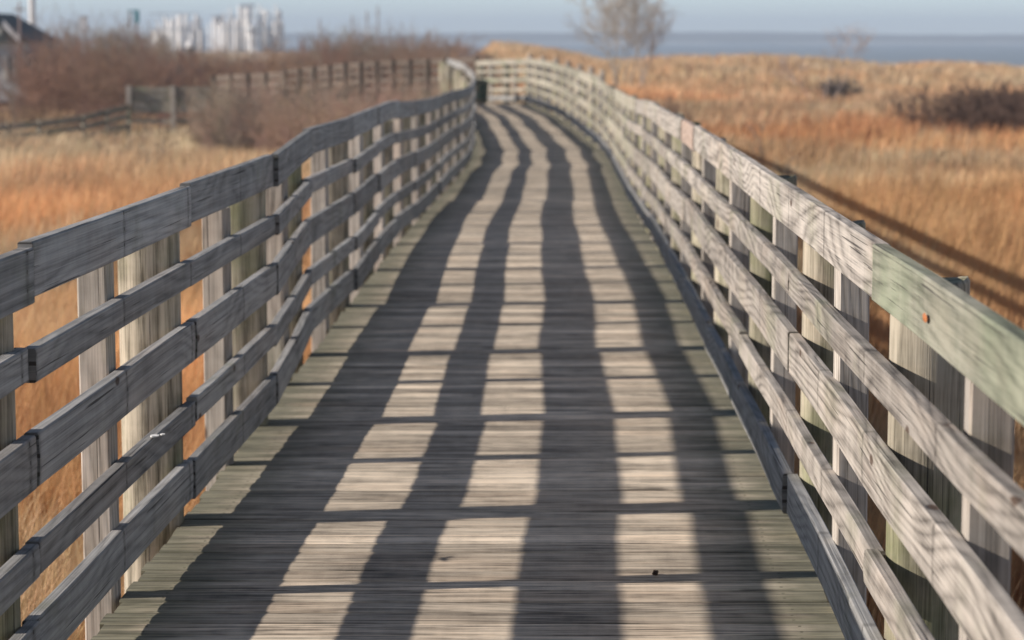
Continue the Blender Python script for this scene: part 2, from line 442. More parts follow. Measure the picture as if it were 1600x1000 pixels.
# ------------------------------------------------------------------ right railing
right = empty('boardwalk_railing', (.95, 6.3, 0), 'long sunlit railing right of the boardwalk with a green top board nearest the camera', 'railing')
nR = len(RJ)
starts = [[0, 2, 5.62, 6.2, 8], [0, 1, 3, 5, 7], [0, 3, 6, 8], [0, 2, 4, 7], [0, 1, 3, 5, 7]]
for r, (z0, z1) in enumerate(RAILS):
    st = list(starts[r])
    while st[-1] < nR - 1: st.append(min(st[-1] + 2, nR - 1))
    for a, b in zip(st[:-1], st[1:]):
        Ym = along(RJ, a).y
        mat = M['rail_right'] if Ym < 24 else M['rail_lichen']
        lab = None; kw = {}
        if r == 0 and a == 0: mat = M['rail_green']; lab = 'green tinted top board with a small orange knot'; kw = dict(jz=.004)
        if r == 4: mat = M['rail_left']
        if r == 0 and a == 5.62: mat = M['rail_pink']; lab = 'short pinkish piece of top board'
        o = board(RJ, 1, a, b, z0, z1, 'rail', mat, right, gap=random.uniform(.001, .004), push=random.uniform(-.006, .010), tilt=random.uniform(-.003, .003), **({'jz': random.uniform(-.008, .006)} if not kw else kw))
        if lab: o['label'] = lab
        if r == 0 and a == 0:
            mb = MB(); q = 14; c0 = along(RJ, (5.29 - 3.85) / 2.35 + 1); zc = 1.118
            for j in range(q):
                A, A2 = 2 * math.pi * j / q, 2 * math.pi * (j + 1) / q
                f = lambda aa, k: (c0.x - .0035 + .0022 * k, c0.y + .030 * k * math.cos(aa), zc + .010 * k * math.sin(aa))
                mb.quad([f(A, 0), f(A, .55), f(A2, .55)], [(0, 0)] * 3); mb.quad([f(A, .55), f(A, 1), f(A2, 1), f(A2, .55)], [(0, 0)] * 4)
            kn = mb.build('knot', plain('orange_knot', (.42, .15, .05), .6, var=.5, scale=60)); kn.parent = o; kn.location = (0, 0, 0)
for i in range(nR):
    if i > 0: round_pile(RJ, 1, i if i < nR - 1 else i - 1e-3, M['pile'], right, top=(1.115 if i == 2 else random.uniform(1.06, 1.12)), r=random.uniform(.098, .108), shift=-.04)
    if i < nR - 1: square_post(RJ, 1, i + .5, M['post'], right, top=(1.105 if i == 1 else random.uniform(1.03, 1.10)), rot=random.uniform(-.06, .06))
# short pinkish board let into the top rail, and the orange knot on the green board
# ------------------------------------------------------------------ deck
def deck():
    mb = MB()
    st = []
    Y = -4.0
    while Y <= 61: st.append(((cx(Y) - HW - .046, Y), (cx(Y) + HW + .046, Y))); Y += 1.0
    st += [((-1.70, 66.0), (.36, 67.0)), ((-1.74, 66.2), (-1.0, 70.0)), ((-4.2, 71.0), (-3.9, 73.6)), ((-6.8, 76.0), (-6.4, 78.6)), ((-9.4, 79.5), (-9.2, 81.8))]
    d = 0; k = 0
    rr = random.Random(3)
    pitch = .1455
    # positions along the stations
    S = [0]
    for (l0, r0), (l1, r1) in zip(st[:-1], st[1:]):
        m0 = ((l0[0] + r0[0]) / 2, (l0[1] + r0[1]) / 2); m1 = ((l1[0] + r1[0]) / 2, (l1[1] + r1[1]) / 2)
        S.append(S[-1] + math.dist(m0, m1))
    Sa = np.array(S); Lx = np.array([s_[0][0] for s_ in st]); Ly = np.array([s_[0][1] for s_ in st]); Rx = np.array([s_[1][0] for s_ in st]); Ry = np.array([s_[1][1] for s_ in st])
    s = 0.0
    while s < S[-1] - pitch:
        g = rr.uniform(.005, .012); s1 = s + pitch - g
        def E(q): return (Vector((np.interp(q, Sa, Lx), np.interp(q, Sa, Ly), 0)), Vector((np.interp(q, Sa, Rx), np.interp(q, Sa, Ry), 0)))
        a, b = E(s); d_, c_ = E(s1)
        el, er = rr.uniform(-.012, .010), rr.uniform(-.012, .010)
        a.x -= el; d_.x -= el + rr.uniform(-.003, .003); b.x += er; c_.x += er + rr.uniform(-.003, .003)
        rnd = rr.random(); zo = rr.uniform(-.0014, .0012); tl = rr.uniform(-.0015, .0015); bow = rr.uniform(-.0012, .0012)
        n = 6; top = []; bot = []; 
        W = (b - a).length
        for i in range(n + 1):
            f = i / n
            p0 = a.lerp(b, f); p1 = d_.lerp(c_, f)
            zz = dz((p0.y + p1.y) / 2) + zo + bow * math.sin(math.pi * f * 1.5 + rnd * 6)
            c = .0035
            pr = [(p0, zz - .036), (p0, zz - c), (p0.lerp(p1, c / .14), zz), (p0.lerp(p1, .5), zz + .0012), (p1.lerp(p0, c / .14), zz + tl), (p1, zz + tl - c), (p1, zz - .036)]
            top.append([Vector((q.x, q.y, z)) for q, z in pr])
        vv = [0, .036, .04, .11, .18, .184, .22]
        for i in range(n):
            u0 = -W / 2 + W * i / n; u1 = -W / 2 + W * (i + 1) / n
            for j in range(6):
                mb.quad([top[i][j], top[i+1][j], top[i+1][j+1], top[i][j+1]], [(u0, vv[j]), (u1, vv[j]), (u1, vv[j+1]), (u0, vv[j+1])], rnd)
        for R_, sg in ((top[0], 0), (top[-1], 1)):
            mb.quad(R_ if sg else R_[::-1], [(.3 * sg - W / 2, q) for q in (vv if sg else vv[::-1])], rnd)
        s += pitch; k += 1
    return mb.build('boardwalk', M['deck'])
tag(deck(), kind='structure')
# stringers under the deck edges
mb = MB()
for sg in (-1, 0, 1):
    path = [Vector((cx(y) + sg * (HW - .07), y, dz(y) - .045)) for y in np.arange(-4, 61.5, 2.0)]
    mb.sweep(path, [Vector((1, 0, 0))] * len(path), [(-.03, -.24), (.03, -.24), (.03, 0), (-.03, 0)])
tag(mb.build('boardwalk_joists', M['beam']), kind='structure')

# ------------------------------------------------------------------ ground
CRX = [600, 700, 745, 800, 860, 940, 1000, 1080, 1150, 1200, 1260, 1320, 1390, 1440, 1500, 1550, 1600, 1800]
CRY = [80, 74, 68, 74, 81, 92, 93, 92, 92, 90, 93, 99, 107, 104, 102, 104, 108, 112]
def crest_z(X, Y):
    p = 800 + X / np.maximum(Y, 5) * FPX
    return HC - (np.interp(p, CRX, CRY) - YH + 3) / FPX * 215.0
def ground_h(X, Y):
    X = np.asarray(X, float); Y = np.asarray(Y, float)
    h = -1.22 + .22 * (fbm(X * .11, Y * .11) - .5) + .10 * (fbm(X * .5 + 9, Y * .5) - .5)
    # dune field rising to the crest on the sea side
    cz = crest_z(X, Y)
    s = np.clip((Y - 70) / 145.0, 0, 1); s = s * s * (3 - 2 * s)
    right_side = np.clip((X / np.maximum(Y, 5) * FPX + 90) / 60, 0, 1)
    dune = h + (cz - h) * s + np.clip(s * 3, 0, 1) * 1.15 * (fbm(X * .045 + 3, Y * .03) - .5) * (1 - s) + s * .9 * (fbm(X * .12 + 3, Y * .04 + 5) - .5)
    h = h * (1 - right_side) + dune * right_side
    sea = np.clip((Y - 218) / 90.0, 0, 1)
    h = h * (1 - right_side * sea) + (-9) * right_side * sea
    left_end = np.clip((Y - 620) / 120.0, 0, 1)
    h = h * (1 - left_end) + (-9) * left_end
    h = np.where(X < -19, h - .5 * np.clip((-X - 19) / 6, 0, 1) * 0, h)
    h = h - .5 * np.clip((Y - 48) / 22, 0, 1) * np.clip((-X - 1.5) / 3, 0, 1) * np.clip((500 - Y) / 50, 0, 1)
    return h
TAN = np.array([.52, .37, .22]); GOLD = np.array([.55, .335, .165]); RUST = np.array([.46, .24, .12]); PALE = np.array([.52, .43, .29]); BRN = np.array([.22, .15, .10]); ORG = np.array([.56, .325, .16])
def grass_col(X, Y):
    X = np.asarray(X, float); Y = np.asarray(Y, float)
    l = np.log(np.maximum(Y, 5)); n1 = fbm(X * .10 + 40, Y * .045 + 3); n2 = fbm(X * .35 + 4, Y * .2 + 30); n3 = fbm(X * .9, Y * .6 + 7)
    l = l + (n1 - .5) * .55
    y = np.exp(l)
    ks = [10, 26, 36, 46, 60, 74, 92, 110, 130, 160, 400]
    cr = [GOLD, GOLD * .92, GOLD * .9, TAN * .95, GOLD, RUST, TAN, RUST * 1.15, TAN, TAN * .95, TAN]
    cl = [GOLD, GOLD, ORG, ORG * .5 + PALE * .5, PALE, PALE, TAN, TAN, TAN, TAN, TAN]
    R = np.stack([np.interp(y, ks, [c[i] for c in cr]) for i in range(3)], -1)
    Lc = np.stack([np.interp(y, ks, [c[i] for c in cl]) for i in range(3)], -1)
    C = np.where((X > 0)[..., None], R, Lc)
    m = np.clip((n2 - .52) * 5, 0, 1)[..., None]; C = C * (1 - .5 * m) + RUST * .5 * m
    m = np.clip((fbm(X * .16 + 90, Y * .07 + 11) - .56) * 9, 0, 1)[..., None]; C = C * (1 - .4 * m) + BRN * .4 * m
    m = np.clip((n3 - .60) * 5, 0, 1)[..., None]; C = C * (1 - .5 * m) + BRN * .5 * m
    m = np.clip((.46 - n2) * 7, 0, 1)[..., None]; C = C * (1 - .55 * m) + PALE * .55 * m
    C = 1.3 * C * (.66 + .68 * fbm(X * .45 + 70, Y * .22 + 8))[..., None] * (.75 + .5 * fbm(X * 1.6 + 7, Y * .9 + 80, 3))[..., None]
    return C

def axis(a, b, step, far, growth=1.25):
    c = list(np.arange(a, b + 1e-6, step)); s = step; x = c[-1]
    while x < far: s *= growth; x += s; c.append(x)
    s = step; x = c[0]; pre = []
    while x > -far: s *= growth; x -= s; pre.append(x)
    return np.array(pre[::-1] + c)
gx = axis(-60, 60, .8, 3300); gy = axis(-10, 300, 1.2, 3400)
XX, YY = np.meshgrid(gx, gy)
ZZ = ground_h(XX, YY)
V = np.stack([XX.ravel(), YY.ravel(), ZZ.ravel()], 1)
nx, ny = len(gx), len(gy)
ii, jj = np.meshgrid(np.arange(nx - 1), np.arange(ny - 1)); b = (jj * nx + ii).ravel()
F = np.stack([b, b + 1, b + nx + 1, b + nx], 1)
gc = grass_col(V[:, 0], V[:, 1]) * .75
tag(np_mesh('ground', V, F, M['ground'], gc, smooth=True), kind='structure')

# ------------------------------------------------------------------ grass
def blades(P, H, Wd, C, lean=.35, clump=None):
    """P (n,3) roots, H heights, Wd widths, C colours -> bent tapered blades"""
    n = len(P); a = RNG.random(n) * 2 * np.pi; t = RNG.random(n) * 2 * np.pi
    side = np.stack([np.cos(a), np.sin(a), np.zeros(n)], 1) * (Wd / 2)[:, None]
    ld = np.stack([np.cos(t), np.sin(t), np.zeros(n)], 1) * (H * lean * RNG.random(n))[:, None] + np.array([.12, .02, 0]) * H[:, None]
    up = np.zeros((n, 3)); up[:, 2] = 1
    lv = []
    for f, wf in ((0, 1.0), (.45, .85), (.8, .5), (1.0, .08)):
        c = P + up * (H * f * (1 - .12 * f))[:, None] + ld * (f ** 2)
        lv += [c - side * wf, c + side * wf]
    V = np.stack(lv, 1).reshape(-1, 3)
    base = (np.arange(n) * 8)[:, None]
    F = np.concatenate([base + np.array([[0, 1, 3, 2]]), base + np.array([[2, 3, 5, 4]]), base + np.array([[4, 5, 7, 6]])], 0)
    col = np.repeat(C, 8, 0)
    return V, F, col
def rand_field(n, ylo, yhi, plo, phi):
    # density falls with distance so that every part of the view has enough blades
    Y = np.exp(RNG.random(n) * (math.log(yhi) - math.log(ylo)) + math.log(ylo))
    X = (plo + RNG.random(n) * (phi - plo) - 800) / FPX * Y
    return X, Y
def off_walk(X, Y):
    c = np.interp(Y, CZ, CX); return ~((np.abs(X - c) < 1.45) & (Y < 63)) & ~((X > -1.8) & (X < 1.6) & (Y >= 60) & (Y < 76))
Vs, Fs, Cs = [], [], []; off = 0
def add_grass(n, ylo, yhi, plo, phi, hmin, hmax, wk, per=6):
    global off
    X, Y = rand_field(n, ylo, yhi, plo, phi); k = off_walk(X, Y); X, Y = X[k], Y[k]
    keep = fbm(X * .8 + 5, Y * .8) > .30; X, Y = X[keep], Y[keep]
    X = np.repeat(X, per) + RNG.normal(0, .07, len(X) * per) * np.repeat(1 + Y / 60, per); Y = np.repeat(Y, per) + RNG.normal(0, .07, len(Y) * per) * np.repeat(1 + Y / 60, per)
    k = off_walk(X, Y); X, Y = X[k], Y[k]
    h = (hmin + (hmax - hmin) * RNG.random(len(X))) * (.55 + .9 * fbm(X * .22, Y * .22 + 50))
    C = grass_col(X, Y) * (.82 + .36 * RNG.random(len(X)))[:, None] * (1 + (RNG.random((len(X), 3)) - .5) * .1)
    P = np.stack([X, Y, ground_h(X, Y) - .03], 1)
    v, f, c = blades(P, h, np.maximum(.007, wk * Y / 1000.0) * (.6 + .8 * RNG.random(len(X))), C)
    Vs.append(v); Fs.append(f + off); Cs.append(c); off += len(v)
add_grass(9000, 9, 40, -250, 560, .45, .95, .45, 9)
add_grass(9000, 30, 100, -250, 820, .45, .9, .5, 7)
add_grass(7000, 12, 45, 1080, 1900, .4, .9, .45, 8)
add_grass(16000, 38, 235, 830, 1900, .4, .85, .5, 6)
add_grass(2500, 100, 240, 600, 900, .4, .8, .5, 6)
add_grass(4000, 3.5, 12, -1900, 3400, .4, .7, .8, 8)
g = np_mesh('grass', np.concatenate(Vs), np.concatenate(Fs), M['grass'], np.concatenate(Cs))
tag(g, 'dry golden and rust coloured grass covering the dunes beside the boardwalk', 'grass', kind='stuff')

# ------------------------------------------------------------------ water, far shore
B = NB('sea_water')
gp = B.n('ShaderNodeNewGeometry').outputs['Position']
n_ = B.noise(B.vmul(gp, (.25, 1.0, 1)), detail=6, rough=.65, scale=.35)
B.b.inputs['Base Color'].default_value = (.22, .26, .29, 1); B.b.inputs['Roughness'].default_value = .42
bp = B.n('ShaderNodeBump'); bp.inputs['Strength'].default_value = .6; bp.inputs['Distance'].default_value = .5
B.l(n_, bp.inputs['Height']); B.l(bp.outputs[0], B.b.inputs['Normal'])
mb = MB(); mb.quad([(-6000, 60, -4), (6000, 60, -4), (6000, 5200, -4), (-6000, 5200, -4)], [(0, 0), (1, 0), (1, 1), (0, 1)])
tag(mb.build('water', B.m), kind='structure')

xs = np.arange(-1300, 1400, 12.0); n = len(xs)
hm = 3 + 7.5 * fbm(xs * .0035 + 2, xs * 0 + 3, 5) + 1.2 * fbm(xs * .03, xs * 0 + 9, 3) + np.clip((xs + 100) / 600, 0, 1) * 1.0
rows = [(0, -4.5, 0), (4, -3.2, 0), (20, -2.6, 0), (60, 0, .35), (160, 0, .8), (300, 0, 1.0), (700, 0, .8), (1100, -6, 0)]
V = []
for dy, z0, k in rows:
    wob = 25 * (fbm(xs * .01 + dy, xs * 0 + 1) - .5)
    V.append(np.stack([xs, 3000 + dy + wob, z0 + hm * k], 1))
V = np.concatenate(V); ii, jj = np.meshgrid(np.arange(n - 1), np.arange(len(rows) - 1)); b = (jj * n + ii).ravel()
F = np.stack([b, b + 1, b + n + 1, b + n], 1)
C = np.tile(np.array([.10, .10, .09]), (len(V), 1)); C[:2 * n] = (.45, .40, .33)
tag(np_mesh('hills', V, F, vcol('far_shore', nscale=.02, namp=.4), C), kind='structure')

# ------------------------------------------------------------------ twigs, shrubs, trees
def strands(P, D, L, R, seg=5, wob=.12, grav=0.0, taper=.25, sides=3):
    n = len(P); D = D / np.linalg.norm(D, axis=1, keepdims=True)
    a = np.cross(D, np.array([0.3, .9, .1])); a /= np.linalg.norm(a, axis=1, keepdims=True); b2 = np.cross(D, a)
    cen = [P]; cur = P.copy(); d = D.copy()
    for i in range(seg):
        d = d + RNG.normal(0, wob, (n, 3)); d[:, 2] += grav; d /= np.linalg.norm(d, axis=1, keepdims=True)
        cur = cur + d * (L / seg)[:, None]; cen.append(cur.copy())
    cen = np.stack(cen, 1)                                   # n, seg+1, 3
    rad = R[:, None] * np.linspace(1, taper, seg + 1)[None, :]
    ring = []
    for k in range(sides):
        t = 2 * np.pi * k / sides
        ring.append(cen + (a * math.cos(t) + b2 * math.sin(t))[:, None, :] * rad[..., None])
    V = np.stack(ring, 2).reshape(-1, 3)                      # n,(seg+1),sides
    q = []
    base = (np.arange(n) * (seg + 1) * sides)[:, None]
    for i in range(seg):
        for k in range(sides):
            k2 = (k + 1) % sides
            q.append(base + np.array([[i * sides + k, i * sides + k2, (i + 1) * sides + k2, (i + 1) * sides + k]]))
    return V, np.concatenate(q, 0), cen, d
def pick(cen, L, per, lo=.25, hi=1.0):
    n, s, _ = cen.shape; idx = np.repeat(np.arange(n), per); f = (lo + (hi - lo) * RNG.random(len(idx))) * (s - 1)
    i = np.minimum(f.astype(int), s - 2); fr = (f - i)[:, None]
    return idx, cen[idx, i] * (1 - fr) + cen[idx, i + 1] * fr, cen[idx, i + 1] - cen[idx, i], f / (s - 1)
def rot_dirs(D, spread):
    D = D / np.linalg.norm(D, axis=1, keepdims=True); r = RNG.normal(0, 1, D.shape); r -= (r * D).sum(1, keepdims=True) * D
    r /= np.linalg.norm(r, axis=1, keepdims=True); return D + r * spread * (.6 + .8 * RNG.random((len(D), 1)))
class Col:
    def __init__(s): s.V = []; s.F = []; s.C = []; s.o = 0
    def add(s, v, f, c):
        s.V.append(v); s.F.append(f + s.o); s.C.append(np.repeat(np.atleast_2d(c), len(v), 0) if np.ndim(c) == 1 else c); s.o += len(v)
    def build(s, name, mat, parent=None): return np_mesh(name, np.concatenate(s.V), np.concatenate(s.F), mat, np.concatenate(s.C), parent)

# the brush behind the ramp: one uncountable mass
TPX = [-60, 40, 60, 100, 150, 200, 240, 300, 350, 430, 470, 520, 560, 610, 650, 690, 720, 750, 790]
TPY = [60, 50, 42, 46, 42, 52, 60, 72, 74, 72, 68, 52, 46, 47, 50, 56, 62, 76, 86]
def brush(n, ylo, yhi, plo, phi, colour, hmul=1.0, hfix=None, stems=7, dens=9, rad=.016, tr=.008):
    Y = ylo + (yhi - ylo) * RNG.random(n); P_ = plo + (phi - plo) * RNG.random(n); X = (P_ - 800) / FPX * Y
    Z = ground_h(X, Y) - .1
    top = HC - (np.interp(P_, TPX, TPY) - YH) / FPX * Y
    H = (top - Z) * hmul * (.62 + .4 * RNG.random(n)) if hfix is None else hfix[0] + (hfix[1] - hfix[0]) * RNG.random(n)
    H = np.maximum(H, .6)
    idx = np.repeat(np.arange(n), stems); m = len(idx)
    P = np.stack([X[idx] + RNG.normal(0, .25, m), Y[idx] + RNG.normal(0, .3, m), Z[idx]], 1)
    D = np.stack([RNG.normal(0, .28, m), RNG.normal(0, .28, m), np.ones(m)], 1)
    L = H[idx] * (.6 + .42 * RNG.random(m))
    tint = (.75 + .5 * RNG.random((n, 1)))
    colr = colour * tint * (1 + (RNG.random((n, 3)) - .5) * .16)
    v, f, cen, _ = strands(P, D, L, np.full(m, rad), seg=4, wob=.10, taper=.4); TH_.add(v, f, np.repeat(colr[idx], 15, 0))
    i2, q, d, fr = pick(cen, L, dens, .12, .97); l2 = L[i2] * (.18 + .28 * RNG.random(len(i2))) * (1.15 - .6 * fr)
    v, f, cen2, _ = strands(q, rot_dirs(d, .75), l2, np.full(len(q), tr), seg=3, wob=.16, grav=.05, taper=.4); TH_.add(v, f, np.repeat(colr[idx[i2]], 12, 0))
    i3, q, d, fr = pick(cen2, l2, 3, .3, 1.0); l3 = l2[i3] * (.45 + .4 * RNG.random(len(i3)))
    v, f, _, _ = strands(q, rot_dirs(d, .7), l3, np.full(len(q), tr * .8), seg=1, wob=.1, taper=.5); TH_.add(v, f, np.repeat(colr[idx[i2[i3]]], 6, 0))
TH_ = Col()
RB = np.array([.22, .135, .095]); GB = np.array([.21, .165, .13]); LB = np.array([.30, .25, .21])
brush(170, 96, 130, 58, 760, RB * 1.25, .98, dens=11, rad=.022, tr=.013)
brush(130, 112, 150, 62, 770, GB * 1.2, 1.04, dens=11, rad=.024, tr=.014)
brush(60, 130, 165, 50, 260, LB, 1.22, dens=9, rad=.02, tr=.009)
brush(45, 130, 165, 470, 700, LB, 1.08, dens=9, rad=.02, tr=.009)
brush(60, 84, 98, -40, 330, RB, hfix=(.9, 1.7), dens=9, rad=.016, tr=.010)
tag(TH_.build('thicket', M['twig']), 'dense mass of bare reddish brown brush behind the ramp railings on the left', 'brush', kind='stuff')
TH_ = Col()
brush(110, 63, 70, 335, 560, np.array([.34, .255, .20]), hfix=(.9, 2.5), stems=7, dens=10, rad=.011, tr=.008)
brush(140, 55, 64, 430, 705, np.array([.40, .275, .205]), hfix=(.8, 2.2), stems=6, dens=9, rad=.010, tr=.008)
brush(46, 58, 66, 335, 705, GB, hfix=(2.0, 2.9), stems=3, dens=7, rad=.009, tr=.006)
tag(TH_.build('brush', M['twig']), 'low tangle of thin red brown twigs in front of the ramp railing', 'brush', kind='stuff')

def woody(name, X, Y, H, label, cat, trunk_n=1, spread=.25, r0=.06, colour=(.25, .20, .17), l1=10, l2=6, l3=4, wid=.45, group=None, low=.25, twr=.006, lean=(0, 0), scat=.12):
    z = float(ground_h(X, Y)) - .15
    root = empty(name, (X, Y, z), label, cat, group)
    col = np.array(colour); m = trunk_n
    P = np.stack([np.full(m, X) + RNG.normal(0, scat, m) * (m > 1), np.full(m, Y) + RNG.normal(0, scat, m) * (m > 1), np.full(m, z)], 1)
    D = np.stack([RNG.normal(0, spread, m) * (m > 1) + lean[0], RNG.normal(0, spread, m) * (m > 1) + lean[1], np.ones(m)], 1)
    L = H * (.8 + .3 * RNG.random(m)) if m > 1 else np.array([H])
    T = Col(); v, f, cen, _ = strands(P, D, L, np.full(m, r0), seg=10, wob=.07, taper=.12, sides=7); T.add(v, f, col * .9)
    T.build('trunk', M['twig'], root)
    Cn = Col()
    i1, q, d, fr = pick(cen, L, l1, low, .98); a = L[i1] * wid * (.6 + .6 * RNG.random(len(i1))) * (1.15 - .75 * fr)
    v, f, c1, _ = strands(q, rot_dirs(d, .8), a, r0 * .38 * (1.15 - .8 * fr) + .004, seg=6, wob=.12, grav=.10, taper=.25, sides=4); Cn.add(v, f, col)
    i2, q, d, fr = pick(c1, a, l2, .2, 1.0); b_ = a[i2] * (.3 + .35 * RNG.random(len(i2)))
    v, f, c2, _ = strands(q, rot_dirs(d, .75), b_, np.full(len(q), twr * 1.5), seg=4, wob=.14, grav=.06, taper=.4); Cn.add(v, f, col * 1.1)
    i3, q, d, fr = pick(c2, b_, l3, .2, 1.0); e = b_[i3] * (.35 + .4 * RNG.random(len(i3)))
    v, f, _, _ = strands(q, rot_dirs(d, .7), e, np.full(len(q), twr), seg=2, wob=.12, taper=.5); Cn.add(v, f, col * 1.2)
    Cn.build('branches', M['twig'], root)
    return root

GT = 'bare trees on the dunes right of the boardwalk'
woody('bare_tree', px(968, 120), 120, 5.3, 'tallest bare grey tree just right of the boardwalk end, its top out of frame', 'tree', trunk_n=6, spread=.24, r0=.045, colour=(.42, .38, .33), l1=12, l2=8, l3=5, wid=.46, low=.34, twr=.007, group=GT, scat=.3)
woody('bare_tree', px(1016, 122), 122, 3.9, 'smaller bare tree leaning right of the tallest one, before the sea', 'tree', trunk_n=4, spread=.24, r0=.04, colour=(.42, .37, .34), l1=9, l2=6, l3=3, wid=.5, low=.42, twr=.007, lean=(.06, 0), group=GT, scat=.45)
woody('bare_tree', px(1288, 100), 100, 3.3, 'slim bare young tree standing alone in the dune grass against the sea', 'tree', trunk_n=3, spread=.22, r0=.028, colour=(.40, .33, .30), l1=8, l2=6, l3=3, wid=.42, low=.5, twr=.006)
woody('bare_shrub', px(1303, 104), 104, 1.35, 'small grey twiggy shrub at the foot of the slim young tree', 'shrub', trunk_n=26, spread=.40, r0=.016, colour=(.13, .11, .10), l1=8, l2=5, l3=2, wid=.4, low=.1, twr=.012, scat=.3)
woody('bare_shrub', px(1568, 72), 72, 1.55, 'wide dark brown shrub at the right edge of the dune grass', 'shrub', trunk_n=260, spread=.32, r0=.012, colour=(.12, .08, .062), l1=8, l2=5, l3=2, wid=.36, low=.1, twr=.008, scat=1.15)
woody('bare_shrub', px(1030, 62), 62, 1.6, 'thin reddish saplings rising behind the right railing near the bare trees', 'shrub', trunk_n=12, spread=.22, r0=.012, colour=(.26, .17, .12), l1=7, l2=5, l3=2, wid=.35, low=.2, twr=.006, scat=.35)
SAP = [(232, 46, 1.9, 'tallest thin grey sapling in the pale grass in front of the boarded ramp panel'),
       (177, 58, 1.5, 'thin dark sapling in the grass below the left corner of the boarded panel'),
       (350, 60, 1.9, 'slender bare sapling before the right end of the boarded panel'),
       (385, 62, 2.1, 'twiggy bare sapling second right of the boarded panel'),
       (35, 52, 2.2, 'bare sapling at the far left rising past the low ramp rail'),
       (1215, 40, 1.6, 'wispy bare sapling in the grass behind the right railing')]
for p_, y_, h_, lb in SAP:
    woody('bare_sapling', px(p_, y_), y_, h_, lb, 'sapling', trunk_n=2, spread=.10, r0=.012, colour=(.20, .16, .13), l1=9, l2=4, l3=2, wid=.33, low=.25, twr=.004, group='thin saplings in the grass')

# ------------------------------------------------------------------ further railings of the ramp
def rail_run(name, pts, label, rails, mat, pmat, post_step=1.22, ph=1.2, base=-1.6, group=None, ps=.10, side=-1, every=1):
    """pts: (X, Y, z of deck)"""
    root = empty(name, (pts[0][0], pts[0][1], pts[0][2]), label, 'railing', group)
    for (a, b) in zip(pts[:-1], pts[1:]):
        A, Bv = Vector(a), Vector(b); T = (Bv - A); T.z = 0; L = T.length; T.normalize(); nv = Vector((T.y, -T.x, 0)) * side
        for z0, z1 in rails:
            mb = MB(); mb.sweep([A + nv * 0 + T * .004, (A + Bv) / 2 + Vector((0, 0, random.uniform(-.01, .01))), Bv - T * .004], [nv] * 3, [(0, z0), (TH, z0), (TH, z1), (0, z1)]); mb.build('rail', mat, root)
        k = max(1, int(round(L / post_step)))
        for i in range(k + (1 if b == pts[-1] else 0)):
            p = A.lerp(Bv, i / k) + nv * (TH + .004 + ps / 2)
            mb = MB(); mb.box((p.x, p.y, p.z + (ph + base) / 2 + random.uniform(-.02, .02)), (ps, ps, ph - base), rz=math.atan2(T.y, T.x), grain='z'); mb.build('post', pmat, root)
    return root
R5 = RAILS
rail_run('ramp_railing', [(-1.68, 66.0, 0), (-4.2, 71.0, -.13), (-6.8, 76.0, -.42)], 'railing leading left from the green corner post into the brush', R5, M['far_rail'], M['far_rail'], group='railings of the ramp')
rail_run('ramp_railing', [(-1.04, 70.0, 0), (-3.9, 73.6, -.15), (-6.4, 78.6, -.45)], 'second railing behind the one leading left from the corner', R5, M['far_rail'], M['far_rail'], group='railings of the ramp', side=1)
rail_run('ramp_railing', [(-6.9, 76.4, -.50), (-9.45, 80.0, -.66)], 'dark railing section half hidden by twigs, right of the boarded panel', [(1.0, 1.2), (.75, .93), (.5, .69), (.25, .43), (.02, .2)], M['far_rail'], M['far_rail'], group='railings of the ramp')
rail_run('ramp_railing', [(px(204, 82), 82, -1.07), (px(274, 82), 82, -1.07), (px(346, 82), 81.8, -1.07)], 'boarded railing panel with three posts and closely set boards standing in the tan grass', [(1.06, 1.2), (.88, 1.03), (.71, .86), (.54, .69), (.37, .52), (.02, .16)], M['rail_lichen'], M['post'], post_step=2, ps=.14, ph=1.24, group='railings of the ramp', side=1)
rail_run('ramp_railing', [(px(200, 81.5), 81.5, -1.62), (px(128, 78), 78, -1.88), (px(60, 76), 76, -1.98), (px(-40, 74), 74, -2.08)], 'low sloping grey railing running down to the left edge', [(1.0, 1.2), (.72, .9), (.4, .6)], M['rail_lichen'], M['rail_lichen'], post_step=1.6, base=-1, group='railings of the ramp')
rail_run('dune_railing', [(.45, 73.6, -.12), (1.2, 72.4, -.22), (1.85, 71.2, -.38), (2.45, 70.0, -.53)], 'far railing rising behind the right railing towards the beach', [(1.0, 1.2), (.62, .76), (.3, .44)], M['rail_lichen'], M['post'], post_step=.8, ph=1.36)
# tall green corner post of the left railing end
mb = MB(); mb.box((-1.76, 66.0, -.1), (.13, .13, 2.5), rz=.1, grain='z'); o = mb.build('square_post', wood('green_post_wood', (.38, .46, .27), (.16, .22, .12), green=(.25, .38, .17), gmin=.3, gmax=.6, ring=.5), left); o['label'] = 'taller green post ending the left railing'

# ------------------------------------------------------------------ litter bin
def lathe_bin():
    X, Y0 = px(750, 67.2), 67.2
    root = empty('litter_bin', (X, Y0, dz(Y0)), 'dark green litter bin standing at the far end of the boardwalk', 'bin')
    g_ = plain('dark_green_paint', (.012, .045, .03), .5)
    def cyl(r0, r1, z0, z1, N=20):
        mb = MB()
        for j in range(N):
            a0, a1 = 2 * math.pi * j / N, 2 * math.pi * (j + 1) / N
            P = lambda r, a, z: (X + r * math.cos(a), Y0 + r * math.sin(a), dz(Y0) + z)
            mb.quad([P(r0, a0, z0), P(r0, a1, z0), P(r1, a1, z1), P(r1, a0, z1)], [(0, 0)] * 4)
            mb.quad([P(0, 0, z1), P(r1, a0, z1), P(r1, a1, z1)], [(0, 0)] * 3)
        return mb
    cyl(.21, .235, .005, .56).build('body', g_, root); cyl(.25, .25, .562, .60).build('rim', g_, root); cyl(.235, .10, .602, .66).build('lid', g_, root)
lathe_bin()

